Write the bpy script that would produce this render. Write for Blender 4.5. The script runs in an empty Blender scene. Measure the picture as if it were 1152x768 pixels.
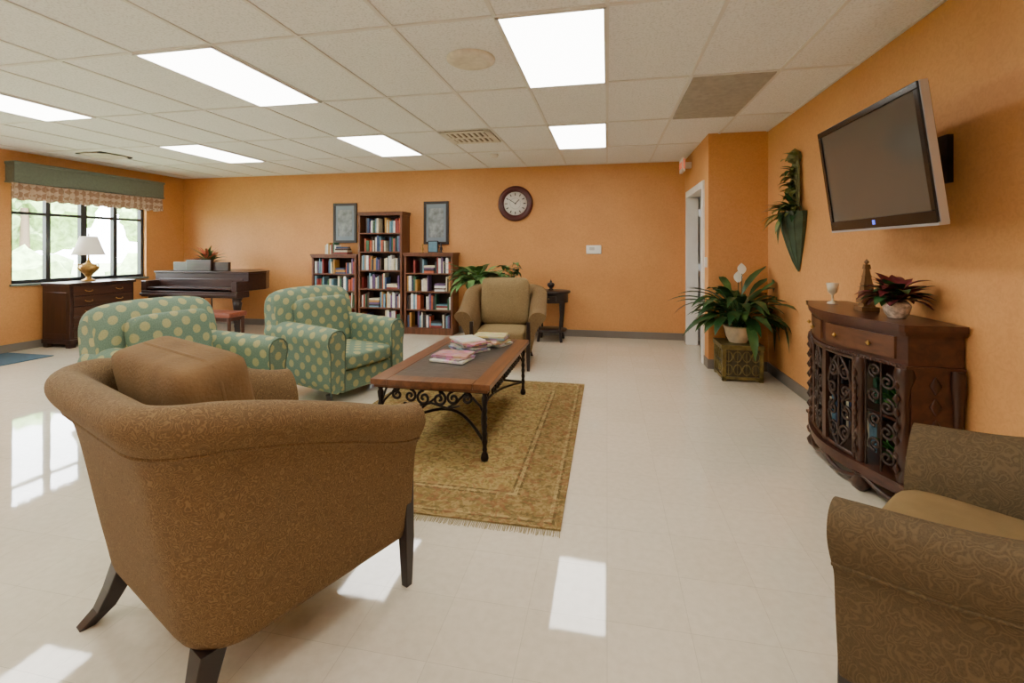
import bpy, math, random, bmesh
from mathutils import Vector, Matrix
random.seed(7)
pi=math.pi
C=bpy.context.scene.collection
# ---------------------------------------------------------------- materials
def lin(c):
    o=[]
    for v in c:
        v=v/255.0
        o.append(v/12.92 if v<=0.04045 else ((v+0.055)/1.055)**2.4)
    return (o[0],o[1],o[2],1.0)
def newmat(name):
    m=bpy.data.materials.new(name); m.use_nodes=True
    nt=m.node_tree; b=nt.nodes['Principled BSDF']
    return m,nt,b
def N(nt,t,**k):
    n=nt.nodes.new(t)
    for a,v in k.items():
        if a.startswith('i_'):
            n.inputs[a[2:].replace('_',' ')].default_value=v
        else: setattr(n,a,v)
    return n
def L(nt,a,b): nt.links.new(a,b)
def math_n(nt,op,a,b=None,c=None):
    n=nt.nodes.new('ShaderNodeMath'); n.operation=op
    for i,v in enumerate((a,b,c)):
        if v is None: continue
        if isinstance(v,(int,float)): n.inputs[i].default_value=v
        else: nt.links.new(v,n.inputs[i])
    return n.outputs[0]
def ramp(nt,fac,stops,interp='LINEAR'):
    r=nt.nodes.new('ShaderNodeValToRGB'); r.color_ramp.interpolation=interp
    e=r.color_ramp.elements
    while len(e)<len(stops): e.new(0.5)
    for i,(p,c) in enumerate(stops):
        e[i].position=p; e[i].color=c
    nt.links.new(fac,r.inputs[0]); return r.outputs[0]
def mixc(nt,f,a,b):
    m=nt.nodes.new('ShaderNodeMix'); m.data_type='RGBA'
    if isinstance(f,(int,float)): m.inputs[0].default_value=f
    else: nt.links.new(f,m.inputs[0])
    for i,v in ((6,a),(7,b)):
        if isinstance(v,tuple): m.inputs[i].default_value=v
        else: nt.links.new(v,m.inputs[i])
    return m.outputs[2]
def bump(nt,b,h,s,d=0.01):
    n=nt.nodes.new('ShaderNodeBump'); n.inputs['Strength'].default_value=s; n.inputs['Distance'].default_value=d
    nt.links.new(h,n.inputs['Height']); nt.links.new(n.outputs[0],b.inputs['Normal'])
def mat(name,c,rough=.6,metal=0,noise=(20,.12),bmp=None,spec=None,emit=0):
    m,nt,b=newmat(name)
    c=lin(c)
    b.inputs['Roughness'].default_value=rough; b.inputs['Metallic'].default_value=metal
    if spec is not None: b.inputs['Specular IOR Level'].default_value=spec
    tc=N(nt,'ShaderNodeTexCoord')
    nz=N(nt,'ShaderNodeTexNoise',i_Scale=noise[0],i_Detail=4.0); L(nt,tc.outputs['Object'],nz.inputs['Vector'])
    a=noise[1]
    c1=tuple(v*(1-a) for v in c[:3])+(1,); c2=tuple(min(1,v*(1+a)) for v in c[:3])+(1,)
    col=ramp(nt,nz.outputs['Fac'],[(.3,c1),(.7,c2)]); L(nt,col,b.inputs['Base Color'])
    if bmp:
        n2=N(nt,'ShaderNodeTexNoise',i_Scale=bmp[0],i_Detail=3.0); L(nt,tc.outputs['Object'],n2.inputs['Vector'])
        bump(nt,b,n2.outputs['Fac'],bmp[1])
    if emit:
        b.inputs['Emission Color'].default_value=c; b.inputs['Emission Strength'].default_value=emit
    return m
def wood(name,c1,c2,rough=.35,axis=1,sc=6):
    m,nt,b=newmat(name); tc=N(nt,'ShaderNodeTexCoord'); mp=N(nt,'ShaderNodeMapping')
    s=[sc*4,sc*4,sc*4]; s[axis]=sc*.35; mp.inputs['Scale'].default_value=s
    L(nt,tc.outputs['Object'],mp.inputs['Vector'])
    nz=N(nt,'ShaderNodeTexNoise',i_Scale=1.0,i_Detail=6.0,i_Distortion=.6); L(nt,mp.outputs[0],nz.inputs['Vector'])
    L(nt,ramp(nt,nz.outputs['Fac'],[(.3,lin(c1)),(.7,lin(c2))]),b.inputs['Base Color'])
    b.inputs['Roughness'].default_value=rough
    bump(nt,b,nz.outputs['Fac'],.1,.004)
    return m
def m_wall():
    m,nt,b=newmat('orange_wallcovering'); tc=N(nt,'ShaderNodeTexCoord')
    a=N(nt,'ShaderNodeTexNoise',i_Scale=1.3,i_Detail=5.0); L(nt,tc.outputs['Object'],a.inputs['Vector'])
    d=N(nt,'ShaderNodeTexNoise',i_Scale=30.0,i_Detail=6.0,i_Distortion=1.5); L(nt,tc.outputs['Object'],d.inputs['Vector'])
    c=ramp(nt,a.outputs['Fac'],[(.3,lin(WALL1)),(.7,lin(WALL2))])
    c2=ramp(nt,d.outputs['Fac'],[(.35,(.88,.85,.82,1)),(.6,(1,1,1,1))])
    mm=nt.nodes.new('ShaderNodeMix'); mm.data_type='RGBA'; mm.blend_type='MULTIPLY'; mm.inputs[0].default_value=.8
    L(nt,c,mm.inputs[6]); L(nt,c2,mm.inputs[7]); L(nt,mm.outputs[2],b.inputs['Base Color'])
    b.inputs['Roughness'].default_value=.6; bump(nt,b,d.outputs['Fac'],.2,.005)
    return m
def m_floor():
    m,nt,b=newmat('waxed_vinyl_tile'); tc=N(nt,'ShaderNodeTexCoord')
    br=N(nt,'ShaderNodeTexBrick',offset=0.0,squash=1.0); br.offset_frequency=1
    br.inputs['Scale'].default_value=1.0; br.inputs['Brick Width'].default_value=.305; br.inputs['Row Height'].default_value=.305
    br.inputs['Mortar Size'].default_value=.001; br.inputs['Mortar Smooth'].default_value=.2
    br.inputs['Color1'].default_value=lin((224,215,195)); br.inputs['Color2'].default_value=lin((219,210,189)); br.inputs['Mortar'].default_value=lin((194,184,162))
    L(nt,tc.outputs['Object'],br.inputs['Vector'])
    nz=N(nt,'ShaderNodeTexNoise',i_Scale=28.0,i_Detail=6.0); L(nt,tc.outputs['Object'],nz.inputs['Vector'])
    c2=ramp(nt,nz.outputs['Fac'],[(.3,(.92,.91,.89,1)),(.65,(1,1,1,1))])
    mm=nt.nodes.new('ShaderNodeMix'); mm.data_type='RGBA'; mm.blend_type='MULTIPLY'; mm.inputs[0].default_value=1
    L(nt,br.outputs['Color'],mm.inputs[6]); L(nt,c2,mm.inputs[7]); L(nt,mm.outputs[2],b.inputs['Base Color'])
    n2=N(nt,'ShaderNodeTexNoise',i_Scale=3.0,i_Detail=3.0); L(nt,tc.outputs['Object'],n2.inputs['Vector'])
    r=nt.nodes.new('ShaderNodeMapRange'); r.inputs[3].default_value=.02; r.inputs[4].default_value=.06
    L(nt,n2.outputs['Fac'],r.inputs[0]); L(nt,r.outputs[0],b.inputs['Roughness'])
    bump(nt,b,n2.outputs['Fac'],.05,.01)
    b.inputs['Specular IOR Level'].default_value=1.0
    return m
def m_dots():
    m,nt,b=newmat('green_polka_dot_fabric'); uv=N(nt,'ShaderNodeTexCoord')
    sp=N(nt,'ShaderNodeSeparateXYZ'); L(nt,uv.outputs['UV'],sp.inputs[0])
    def grid(o):
        xs=[]
        for k in (0,1):
            v=math_n(nt,'MULTIPLY_ADD',sp.outputs[k],1/.155,o+20)
            v=math_n(nt,'FRACT',v); v=math_n(nt,'SUBTRACT',v,.5); xs.append(math_n(nt,'MULTIPLY',v,v))
        return math_n(nt,'SQRT',math_n(nt,'ADD',xs[0],xs[1]))
    d=math_n(nt,'MINIMUM',grid(0.0),grid(.5))
    f=ramp(nt,d,[(.2,(1,1,1,1)),(.235,(0,0,0,1))])
    nz=N(nt,'ShaderNodeTexNoise',i_Scale=120.0,i_Detail=3.0); L(nt,uv.outputs['UV'],nz.inputs['Vector'])
    g=ramp(nt,nz.outputs['Fac'],[(.3,lin((86,110,94))),(.7,lin((110,134,112)))])
    y=ramp(nt,nz.outputs['Fac'],[(.3,lin((146,144,98))),(.7,lin((166,162,112)))])
    L(nt,mixc(nt,f,g,y),b.inputs['Base Color']); b.inputs['Roughness'].default_value=.8
    bump(nt,b,nz.outputs['Fac'],.15,.003)
    return m
def m_scroll(name,ca,cb,sc=14.0,amt=.7):
    m,nt,b=newmat(name); tc=N(nt,'ShaderNodeTexCoord')
    w=N(nt,'ShaderNodeTexNoise',i_Scale=sc,i_Detail=0.0,i_Distortion=1.2); L(nt,tc.outputs['Object'],w.inputs['Vector'])
    v=math_n(nt,'MULTIPLY',w.outputs['Fac'],6.0); v=math_n(nt,'FRACT',v); v=math_n(nt,'SUBTRACT',v,.5); v=math_n(nt,'ABSOLUTE',v)
    nz=N(nt,'ShaderNodeTexNoise',i_Scale=260.0); L(nt,tc.outputs['Object'],nz.inputs['Vector'])
    f=ramp(nt,v,[(.08,(1,1,1,1)),(.24,(0,0,0,1))])
    f2=math_n(nt,'MULTIPLY',f,amt)
    base=ramp(nt,nz.outputs['Fac'],[(.3,lin(tuple(x*.84 for x in ca))),(.7,lin(ca))])
    L(nt,mixc(nt,f2,base,lin(cb)),b.inputs['Base Color']); b.inputs['Roughness'].default_value=.8
    b.inputs['Specular IOR Level'].default_value=.25
    bump(nt,b,f,.15,.003)
    return m
def m_rug(hx,hy):
    m,nt,b=newmat('persian_rug_wool'); tc=N(nt,'ShaderNodeTexCoord'); sp=N(nt,'ShaderNodeSeparateXYZ'); L(nt,tc.outputs['Object'],sp.inputs[0])
    dx=math_n(nt,'SUBTRACT',hx,math_n(nt,'ABSOLUTE',sp.outputs[0])); dy=math_n(nt,'SUBTRACT',hy,math_n(nt,'ABSOLUTE',sp.outputs[1]))
    d=math_n(nt,'MINIMUM',dx,dy)
    A=lin((152,130,76)); B=lin((130,108,62)); D=lin((98,80,44)); E=lin((164,142,92))
    base=ramp(nt,d,[(0,B),(.035,D),(.05,E),(.07,B),(.26,D),(.275,E),(.30,D),(.315,A)],'CONSTANT')
    vo=N(nt,'ShaderNodeTexVoronoi',i_Scale=8.0); L(nt,tc.outputs['Object'],vo.inputs['Vector'])
    v=math_n(nt,'FRACT',math_n(nt,'MULTIPLY',vo.outputs['Distance'],4.0))
    f=ramp(nt,v,[(.3,(0,0,0,1)),(.5,(1,1,1,1)),(.75,(0,0,0,1))])
    n2=N(nt,'ShaderNodeTexNoise',i_Scale=16.0,i_Detail=5.0,i_Distortion=2.0); L(nt,tc.outputs['Object'],n2.inputs['Vector'])
    f2=ramp(nt,n2.outputs['Fac'],[(.46,(0,0,0,1)),(.54,(1,1,1,1))])
    c=mixc(nt,math_n(nt,'MULTIPLY',f,.5),base,lin((104,84,44)))
    c=mixc(nt,math_n(nt,'MULTIPLY',f2,.5),c,lin((168,144,96)))
    n5=N(nt,'ShaderNodeTexNoise',i_Scale=24.0,i_Detail=3.0,i_Distortion=1.0); L(nt,tc.outputs['Object'],n5.inputs['Vector'])
    c=mixc(nt,math_n(nt,'MULTIPLY',ramp(nt,n5.outputs['Fac'],[(.52,(0,0,0,1)),(.58,(1,1,1,1))]),.55),c,lin((90,78,42)))
    n3=N(nt,'ShaderNodeTexNoise',i_Scale=8.0,i_Detail=2.0,i_Distortion=3.0); L(nt,tc.outputs['Object'],n3.inputs['Vector'])
    f3=ramp(nt,n3.outputs['Fac'],[(.54,(0,0,0,1)),(.59,(1,1,1,1))])
    c=mixc(nt,math_n(nt,'MULTIPLY',f3,.5),c,lin((132,84,54)))
    L(nt,c,b.inputs['Base Color']); b.inputs['Roughness'].default_value=.95; b.inputs['Specular IOR Level'].default_value=.2
    n4=N(nt,'ShaderNodeTexNoise',i_Scale=200.0); L(nt,tc.outputs['Object'],n4.inputs['Vector']); bump(nt,b,n4.outputs['Fac'],.4,.004)
    return m
def m_ceil():
    m,nt,b=newmat('acoustic_tile'); tc=N(nt,'ShaderNodeTexCoord')
    a=N(nt,'ShaderNodeTexNoise',i_Scale=75.0,i_Detail=4.0); L(nt,tc.outputs['Object'],a.inputs['Vector'])
    L(nt,ramp(nt,a.outputs['Fac'],[(.32,lin((220,223,225))),(.5,lin((241,244,246))),(.7,lin((245,247,249)))]),b.inputs['Base Color'])
    b.inputs['Roughness'].default_value=.9; bump(nt,b,a.outputs['Fac'],.12,.003)
    return m
WALL1=(202,142,82); WALL2=(213,153,91)
M_wall=m_wall(); M_floor=m_floor(); M_dots=m_dots(); M_ceil=m_ceil()
M_brown=m_scroll('brown_scroll_upholstery',(112,88,57),(138,113,76),38.0,.6)
M_brown2=m_scroll('olive_brown_scroll_upholstery',(92,76,52),(108,91,63),20.0,.55)
M_tan=m_scroll('tan_scroll_upholstery',(138,116,78),(156,134,94),28.0,.6)
M_cush=mat('brown_velvet_cushion',(116,90,58),.85,noise=(9,.15),bmp=(90,.35),spec=.2)
M_cush2=mat('tan_seat_cushion',(130,108,72),.8,noise=(9,.1),bmp=(200,.2),spec=.2)
M_dark=mat('ebony_wood',(36,26,24),.35,noise=(8,.3))
M_iron=mat('wrought_iron',(38,32,30),.45,.6,noise=(30,.3))
M_walnut=wood('walnut',(54,30,22),(82,48,34),.3,1)
M_walnutz=wood('walnut_vertical',(44,26,20),(72,44,30),.3,2)
M_red=wood('table_wood',(86,52,30),(120,76,46),.28,1)
M_shelfw=wood('bookcase_wood',(82,46,26),(112,66,40),.4,2)
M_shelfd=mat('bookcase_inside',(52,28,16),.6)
M_slate=mat('slate_inlay',(72,66,60),.3,noise=(12,.3),bmp=(30,.2))
M_base=mat('vinyl_baseboard',(118,110,100),.5,noise=(5,.05))
M_white=mat('white_paint',(230,228,222),.45,noise=(5,.03))
M_grey=mat('door_grey',(190,188,182),.45,noise=(5,.05))
M_black=mat('black_plastic',(18,18,19),.15,noise=(5,.1))
M_screen=mat('tv_screen',(78,74,67),.08,noise=(1,.05))
M_silver=mat('silver_trim',(184,186,190),.35,.6,noise=(5,.05))
M_gold=mat('aged_gold',(170,130,66),.4,.6,noise=(18,.35))
M_bronze=mat('olive_gold_metal',(112,98,52),.5,.3,noise=(18,.4))
M_leaf=mat('leaf_green',(36,72,34),.4,noise=(9,.35))
M_leaf2=mat('leaf_light_green',(62,96,46),.45,noise=(9,.35))
M_petal=mat('white_petal',(240,236,220),.5,noise=(5,.04))
M_red_leaf=mat('burgundy_leaf',(88,20,28),.5,noise=(9,.35))
M_cer=mat('cream_ceramic',(206,190,160),.3,noise=(14,.2))
M_frame=mat('window_frame_dark',(40,42,46),.5,noise=(5,.1))
M_corn=mat('sage_cornice',(108,118,106),.7,noise=(30,.1))
BOOKC=[(130,44,38),(44,66,106),(50,94,68),(206,198,172),(70,50,40),(170,124,54),(220,220,216),(94,70,110),(38,40,46),(176,84,54),(100,140,160)]
M_books=[mat('book_cover_%d'%i,c,.5,noise=(20,.15)) for i,c in enumerate(BOOKC)]
# ---------------------------------------------------------------- geometry builder
class P:
    def __init__(s): s.v=[];s.f=[];s.m=[];s.sm=[];s.uv=[];s.M=Matrix.Identity(4)
    def add(s,vs,fs,m=0,smooth=False,uvs=None):
        o=len(s.v); s.v+=[s.M@Vector(p) for p in vs]
        for i,f in enumerate(fs):
            s.f.append([o+j for j in f]); s.m.append(m); s.sm.append(smooth); s.uv.append(uvs[i] if uvs else None)
    def box(s,c,d,m=0,rz=0,rot=None,bev=0):
        R=Matrix.Translation(c)@(rot.to_4x4() if rot else Matrix.Rotation(rz,4,'Z'))
        if bev>0:
            bm=bmesh.new(); bmesh.ops.create_cube(bm,size=1)
            for v in bm.verts: v.co=Vector((v.co.x*d[0],v.co.y*d[1],v.co.z*d[2]))
            bmesh.ops.bevel(bm,geom=list(bm.edges),offset=bev,segments=3,profile=.6,affect='EDGES')
            bm.verts.ensure_lookup_table()
            vs=[R@v.co for v in bm.verts]; fs=[[v.index for v in f.verts] for f in bm.faces]; bm.free()
            s.add(vs,fs,m,False); return
        x,y,z=[k/2 for k in d]
        vs=[R@Vector(p) for p in ((-x,-y,-z),(x,-y,-z),(x,y,-z),(-x,y,-z),(-x,-y,z),(x,-y,z),(x,y,z),(-x,y,z))]
        s.add(vs,[(0,3,2,1),(4,5,6,7),(0,1,5,4),(1,2,6,5),(2,3,7,6),(3,0,4,7)],m)
    def b2(s,a,b,m=0,bev=0):
        s.box([(a[i]+b[i])/2 for i in range(3)],[abs(b[i]-a[i]) for i in range(3)],m,bev=bev)
    def sbox(s,c,d,k=5,m=0,rot=None,pil=0,ax=2,n=10):
        R=Matrix.Translation(c)@(rot.to_4x4() if rot else Matrix.Identity(4))
        bm=bmesh.new(); bmesh.ops.create_cube(bm,size=2); bmesh.ops.subdivide_edges(bm,edges=list(bm.edges),cuts=n,use_grid_fill=True)
        vs=[]
        bm.verts.ensure_lookup_table()
        for v in bm.verts:
            p=v.co; q=(abs(p.x)**k+abs(p.y)**k+abs(p.z)**k)**(1/k); mx=max(abs(p.x),abs(p.y),abs(p.z))
            p=p*(mx/q)
            if pil:
                o=[i for i in range(3) if i!=ax]
                r=max(abs(p[o[0]]),abs(p[o[1]])); p[ax]*=(1-pil*r**3)
            vs.append(R@Vector((p.x*d[0]/2,p.y*d[1]/2,p.z*d[2]/2)))
        fs=[[v.index for v in f.verts] for f in bm.faces]; bm.free()
        s.add(vs,fs,m,True)
    def cyl(s,p0,p1,r0,r1=None,m=0,n=20,smooth=True):
        r1=r0 if r1 is None else r1; s.tube([p0,p1],[r0,r1],m,n,smooth)
    def tube(s,pts,r,m=0,n=8,smooth=True):
        pts=[Vector(p) for p in pts]; K=len(pts)
        if not isinstance(r,(list,tuple)): r=[r]*K
        T=[]
        for i in range(K):
            t=(pts[min(i+1,K-1)]-pts[max(i-1,0)]); T.append(t.normalized() if t.length>1e-9 else Vector((0,0,1)))
        u=T[0].orthogonal().normalized(); vs=[];fs=[]
        for i in range(K):
            u=(u-T[i]*u.dot(T[i])); u=u.normalized() if u.length>1e-6 else T[i].orthogonal().normalized()
            w=T[i].cross(u)
            for j in range(n):
                a=2*pi*j/n; vs.append(pts[i]+(u*math.cos(a)+w*math.sin(a))*r[i])
        for i in range(K-1):
            for j in range(n):
                fs.append((i*n+j,i*n+(j+1)%n,(i+1)*n+(j+1)%n,(i+1)*n+j))
        s.add(vs,fs,m,smooth)
        s.add(vs[:n],[tuple(range(n))[::-1]],m,False); s.add(vs[-n:],[tuple(range(n))],m,False)
    def lathe(s,c,prof,m=0,n=24,sx=1,sy=1):
        vs=[];fs=[]
        for r,z in prof:
            for j in range(n):
                a=2*pi*j/n; vs.append((c[0]+r*sx*math.cos(a),c[1]+r*sy*math.sin(a),c[2]+z))
        for i in range(len(prof)-1):
            for j in range(n): fs.append((i*n+j,i*n+(j+1)%n,(i+1)*n+(j+1)%n,(i+1)*n+j))
        s.add(vs,fs,m,True)
        s.add(vs[:n],[tuple(range(n))[::-1]],m); s.add(vs[-n:],[tuple(range(n))],m)
    def prism(s,poly,z0,z1,m=0):
        n=len(poly); vs=[(x,y,z0) for x,y in poly]+[(x,y,z1) for x,y in poly]
        fs=[tuple(range(n))[::-1],tuple(range(n,2*n))]+[(i,(i+1)%n,n+(i+1)%n,n+i) for i in range(n)]
        s.add(vs,fs,m)
    def loft(s,rings,m=0,smooth=True,cap=True,closed=True):
        n=len(rings[0]); vs=[Vector(p) for r in rings for p in r]; fs=[];uvs=[]
        U=[0]
        for i in range(1,len(rings)):
            U.append(U[-1]+sum((Vector(rings[i][j])-Vector(rings[i-1][j])).length for j in range(n))/n)
        V=[0]
        mid=rings[len(rings)//2]
        for j in range(1,n+1): V.append(V[-1]+(Vector(mid[j%n])-Vector(mid[j-1])).length)
        for i in range(len(rings)-1):
            for j in range(n if closed else n-1):
                k=(j+1)%n
                fs.append((i*n+j,i*n+k,(i+1)*n+k,(i+1)*n+j))
                uvs.append([(U[i],V[j]),(U[i],V[j+1]),(U[i+1],V[j+1]),(U[i+1],V[j])])
        s.add(vs,fs,m,smooth,uvs)
        if cap and closed:
            s.add(vs[:n],[tuple(range(n))[::-1]],m); s.add(vs[-n:],[tuple(range(n))],m)
    def leaf(s,p,az,el,ln,w,droop=1.2,m=0,stem=.35,lim=None,seg=8):
        p=Vector(p); vs=[];fs=[]; q=p.copy(); e=el
        sd=Vector((-math.sin(az),math.cos(az),0))
        for i in range(seg+1):
            t=i/seg
            ww=.004 if t<stem else max(.002,w*math.sin(pi*min(1,(t-stem)/(1-stem))**.8))
            up=Vector((-math.cos(az)*math.sin(e),-math.sin(az)*math.sin(e),math.cos(e)))
            for a,b in ((-1,.25),(0,0),(1,.25)):
                x=q+sd*ww*a+up*ww*b
                if lim: x=lim(x)
                vs.append(x)
            q=q+Vector((math.cos(az)*math.cos(e),math.sin(az)*math.cos(e),math.sin(e)))*(ln/seg)
            e-=droop/seg
        for i in range(seg):
            for j in (0,1): fs.append((i*3+j,i*3+j+1,(i+1)*3+j+1,(i+1)*3+j))
        s.add(vs,fs,m,True)
    def build(s,name,mats,parent=None,bev=0,sub=0,loc=None):
        me=bpy.data.meshes.new(name)
        me.from_pydata([tuple(v) for v in s.v],[],s.f)
        for mm in (mats if isinstance(mats,list) else [mats]): me.materials.append(mm)
        ul=me.uv_layers.new(name='UVMap')
        for i,p in enumerate(me.polygons):
            p.material_index=s.m[i]; p.use_smooth=s.sm[i]
            if s.uv[i]:
                for k,li in enumerate(p.loop_indices): ul.data[li].uv=s.uv[i][k]
            else:
                n=p.normal; a=max(range(3),key=lambda q:abs(n[q]))
                o=[q for q in range(3) if q!=a]
                for li in p.loop_indices:
                    co=me.vertices[me.loops[li].vertex_index].co; ul.data[li].uv=(co[o[0]],co[o[1]])
        me.update()
        ob=bpy.data.objects.new(name,me); C.objects.link(ob)
        if parent: ob.parent=parent
        if loc: ob.location=loc
        if bev:
            b=ob.modifiers.new('b','BEVEL'); b.width=bev; b.segments=2; b.limit_method='ANGLE'; b.angle_limit=math.radians(40)
        if sub:
            b=ob.modifiers.new('s','SUBSURF'); b.levels=sub; b.render_levels=sub
        return ob
def empty(name,loc,rz=0,rot=None):
    e=bpy.data.objects.new(name,None); C.objects.link(e); e.location=loc
    e.rotation_euler=rot if rot else (0,0,rz); e.empty_display_size=.1
    return e
def spiral(c,r0,turns,a0=0,sg=1,n=26,rmin=.15):
    o=[]
    for i in range(n):
        t=i/(n-1); r=r0*(1-(1-rmin)*t); a=a0+sg*turns*2*pi*t
        o.append((c[0]+r*math.cos(a),c[1]+r*math.sin(a)))
    return o
# ---------------------------------------------------------------- room
XL,XR,YB,YF,ZC=-8.07,1.83,7.68,-3.0,2.79
p=P(); p.b2((XL-.3,YF-.2,-.1),(XR+1.7,YB+.2,0)); p.build('floor',M_floor)
p=P(); p.b2((XL-.2,YF-.2,ZC),(XR+1.7,YB+.2,ZC+.12)); p.build('ceiling',M_ceil)
p=P(); p.b2((XL-.2,YB,0),(1.18,YB+.15,ZC)); p.build('wall_back',M_wall)
p=P(); p.b2((XR,YF-.2,0),(XR+.15,5.93,ZC)); p.build('wall_right',M_wall)
p=P(); p.b2((XL-.2,YF-.15,0),(XR+.15,YF,ZC)); p.build('wall_rear',M_wall)
p=P(); W1=(4.98,6.92); W2=(1.4,3.4); zs,zt=.93,2.3
p.b2((XL-.2,YF,0),(XL,YB,zs)); p.b2((XL-.2,YF,zt),(XL,YB,ZC))
for a,b in ((YF,W2[0]),(W2[1],W1[0]),(W1[1],YB)): p.b2((XL-.2,a,zs),(XL,b,zt))
p.build('wall_left',M_wall)
DY0,DY1,DH=6.22,7.36,2.2
p=P(); p.b2((1.18,5.93,0),(XR+.15,6.05,ZC)); p.build('wall_alcove_front',M_wall)
p=P(); p.b2((1.18,6.05,0),(1.30,DY0,ZC)); p.b2((1.18,DY1,0),(1.30,YB+.15,ZC)); p.b2((1.18,DY0,DH),(1.30,DY1,ZC)); p.build('wall_alcove_side',M_wall)
p=P(); p.b2((3.0,6.05,0),(3.1,YB+.15,ZC)); p.b2((1.30,YB,0),(3.0,YB+.1,ZC)); p.b2((1.98,5.95,0),(3.1,6.05,ZC)); p.build('wall_corridor',M_white)
p=P()
for a,b in ((DY0-.07,DY0+.02),(DY1-.02,DY1+.07)): p.b2((1.155,a,0),(1.32,b,DH+.07))
p.b2((1.155,DY0+.02,DH-.02),(1.32,DY1-.02,DH+.07)); p.build('trim_door',M_white,bev=.005)
e=empty('door_1',(1.345,DY1-.05,0),math.radians(58))
p=P(); p.b2((-.02,-1.04,.01),(.02,0,DH-.03)); p.build('leaf',M_grey,e,bev=.004)
p=P(); p.cyl((-.07,-.97,1.0),(.07,-.97,1.0),.012); p.cyl((-.07,-.97,1.0),(-.07,-.86,1.0),.01); p.cyl((.07,-.97,1.0),(.07,-.86,1.0),.01)
for z in (.3,1.1,1.9): p.b2((-.03,-.02,z),(.03,.02,z+.1))
p.build('handle',M_silver,e)
p=P(); p.b2((XL,YB-.012,0),(1.18,YB,.11)); p.build('baseboard_back',M_base)
p=P(); p.b2((XR-.012,YF,0),(XR,5.93,.11)); p.build('baseboard_right',M_base)
p=P(); p.b2((XL,YF,0),(XL+.012,YB,.11)); p.build('baseboard_left',M_base)
p=P(); p.b2((1.168,5.918,0),(XR,5.93,.11)); p.b2((1.168,5.93,0),(1.18,DY0-.07,.11)); p.b2((1.168,DY1+.07,0),(1.18,YB,.11)); p.build('baseboard_alcove',M_base)
M_tbar=mat('grid_white',(226,226,224),.5,noise=(5,.03))
TX,TY=.65,1.24
p=P()
k=-12
while k<=2:
    x=k*TX; p.b2((x-.012,YF,ZC-.008),(x+.012,YB,ZC)); k+=1
y=2.68-TY*4
while y<YB:
    p.b2((XL,y-.012,ZC-.0085),(XR,y+.012,ZC)); y+=TY
p.b2((XL,YB-.02,ZC-.007),(1.18,YB,ZC)); p.b2((XR-.02,YF,ZC-.007),(XR,5.93,ZC)); p.b2((XL,YF,ZC-.007),(XL+.02,YB,ZC))
p.build('trim_ceiling_grid',M_tbar)
LIGHT=13.5
m,nt,b=newmat('troffer_diffuser'); b.inputs['Base Color'].default_value=(.9,.9,.9,1); b.inputs['Emission Color'].default_value=(1,.97,.90,1); b.inputs['Emission Strength'].default_value=LIGHT; M_lamp=m
for ix in (-5.85,-3.25,-.65):
    for iy in (-2.28,.2,2.68,5.16):  # rows near and behind the camera are unseen, added as fill light
        p=P(); p.b2((ix+.02,iy+.02,ZC-.012),(ix+TX-.02,iy+TY-.02,ZC-.003),0)
        for a,b_ in (((ix,iy),(ix+TX,iy+.02)),((ix,iy+TY-.02),(ix+TX,iy+TY)),((ix,iy),(ix+.02,iy+TY)),((ix+TX-.02,iy),(ix+TX,iy+TY))):
            p.b2((a[0],a[1],ZC-.016),(b_[0],b_[1],ZC-.002),1)
        p.build('ceiling_light',[M_lamp,M_tbar])
M_vent=mat('vent_metal',(224,220,210),.5,noise=(5,.05)); M_vd=mat('vent_dark',(110,100,86),.7)
def vent(x0,y0,x1,y1,name,n=7,border=.07):
    p=P(); p.b2((x0,y0,ZC-.012),(x1,y1,ZC-.004),1)
    for a,b_ in (((x0,y0),(x1,y0+border)),((x0,y1-border),(x1,y1)),((x0,y0),(x0+border,y1)),((x1-border,y0),(x1,y1))):
        p.b2((a[0],a[1],ZC-.02),(b_[0],b_[1],ZC-.004),0)
    for i in range(n):
        x=x0+border+(x1-x0-2*border)*(i+.5)/n
        p.box((x,(y0+y1)/2,ZC-.016),(.03,y1-y0-2*border,.012),0)
    p.box(((x0+x1)/2,(y0+y1)/2,ZC-.018),(x1-x0,.03,.016),0)
    p.build(name,[M_vent,M_vd])
vent(-1.93,5.2,-1.32,5.8,'air_vent')
vent(-7.4,5.3,-6.95,5.75,'air_vent')
p=P(); p.b2((.67,3.94,ZC-.01),(1.28,5.14,ZC-.004),0)
for i in range(60):
    y=3.95+i*.0202; p.box((.975,y,ZC-.013),(.6,.006,.01),1)
p.build('return_air_grille',[mat('grille_grey',(184,181,174),.7),mat('grille_grey2',(196,193,186),.6)])
p=P(); p.lathe((-.96,3.25,ZC-.03),[(.001,.004),(.09,.004),(.11,.0),(.15,.0),(.172,.012),(.175,.028)]); p.build('ceiling_speaker',mat('speaker_white',(226,220,206),.5))
p=P(); p.lathe((-1.6,6.6,ZC-.04),[(.001,0),(.05,0),(.06,.02),(.06,.036)]); p.build('smoke_detector',M_white)
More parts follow.
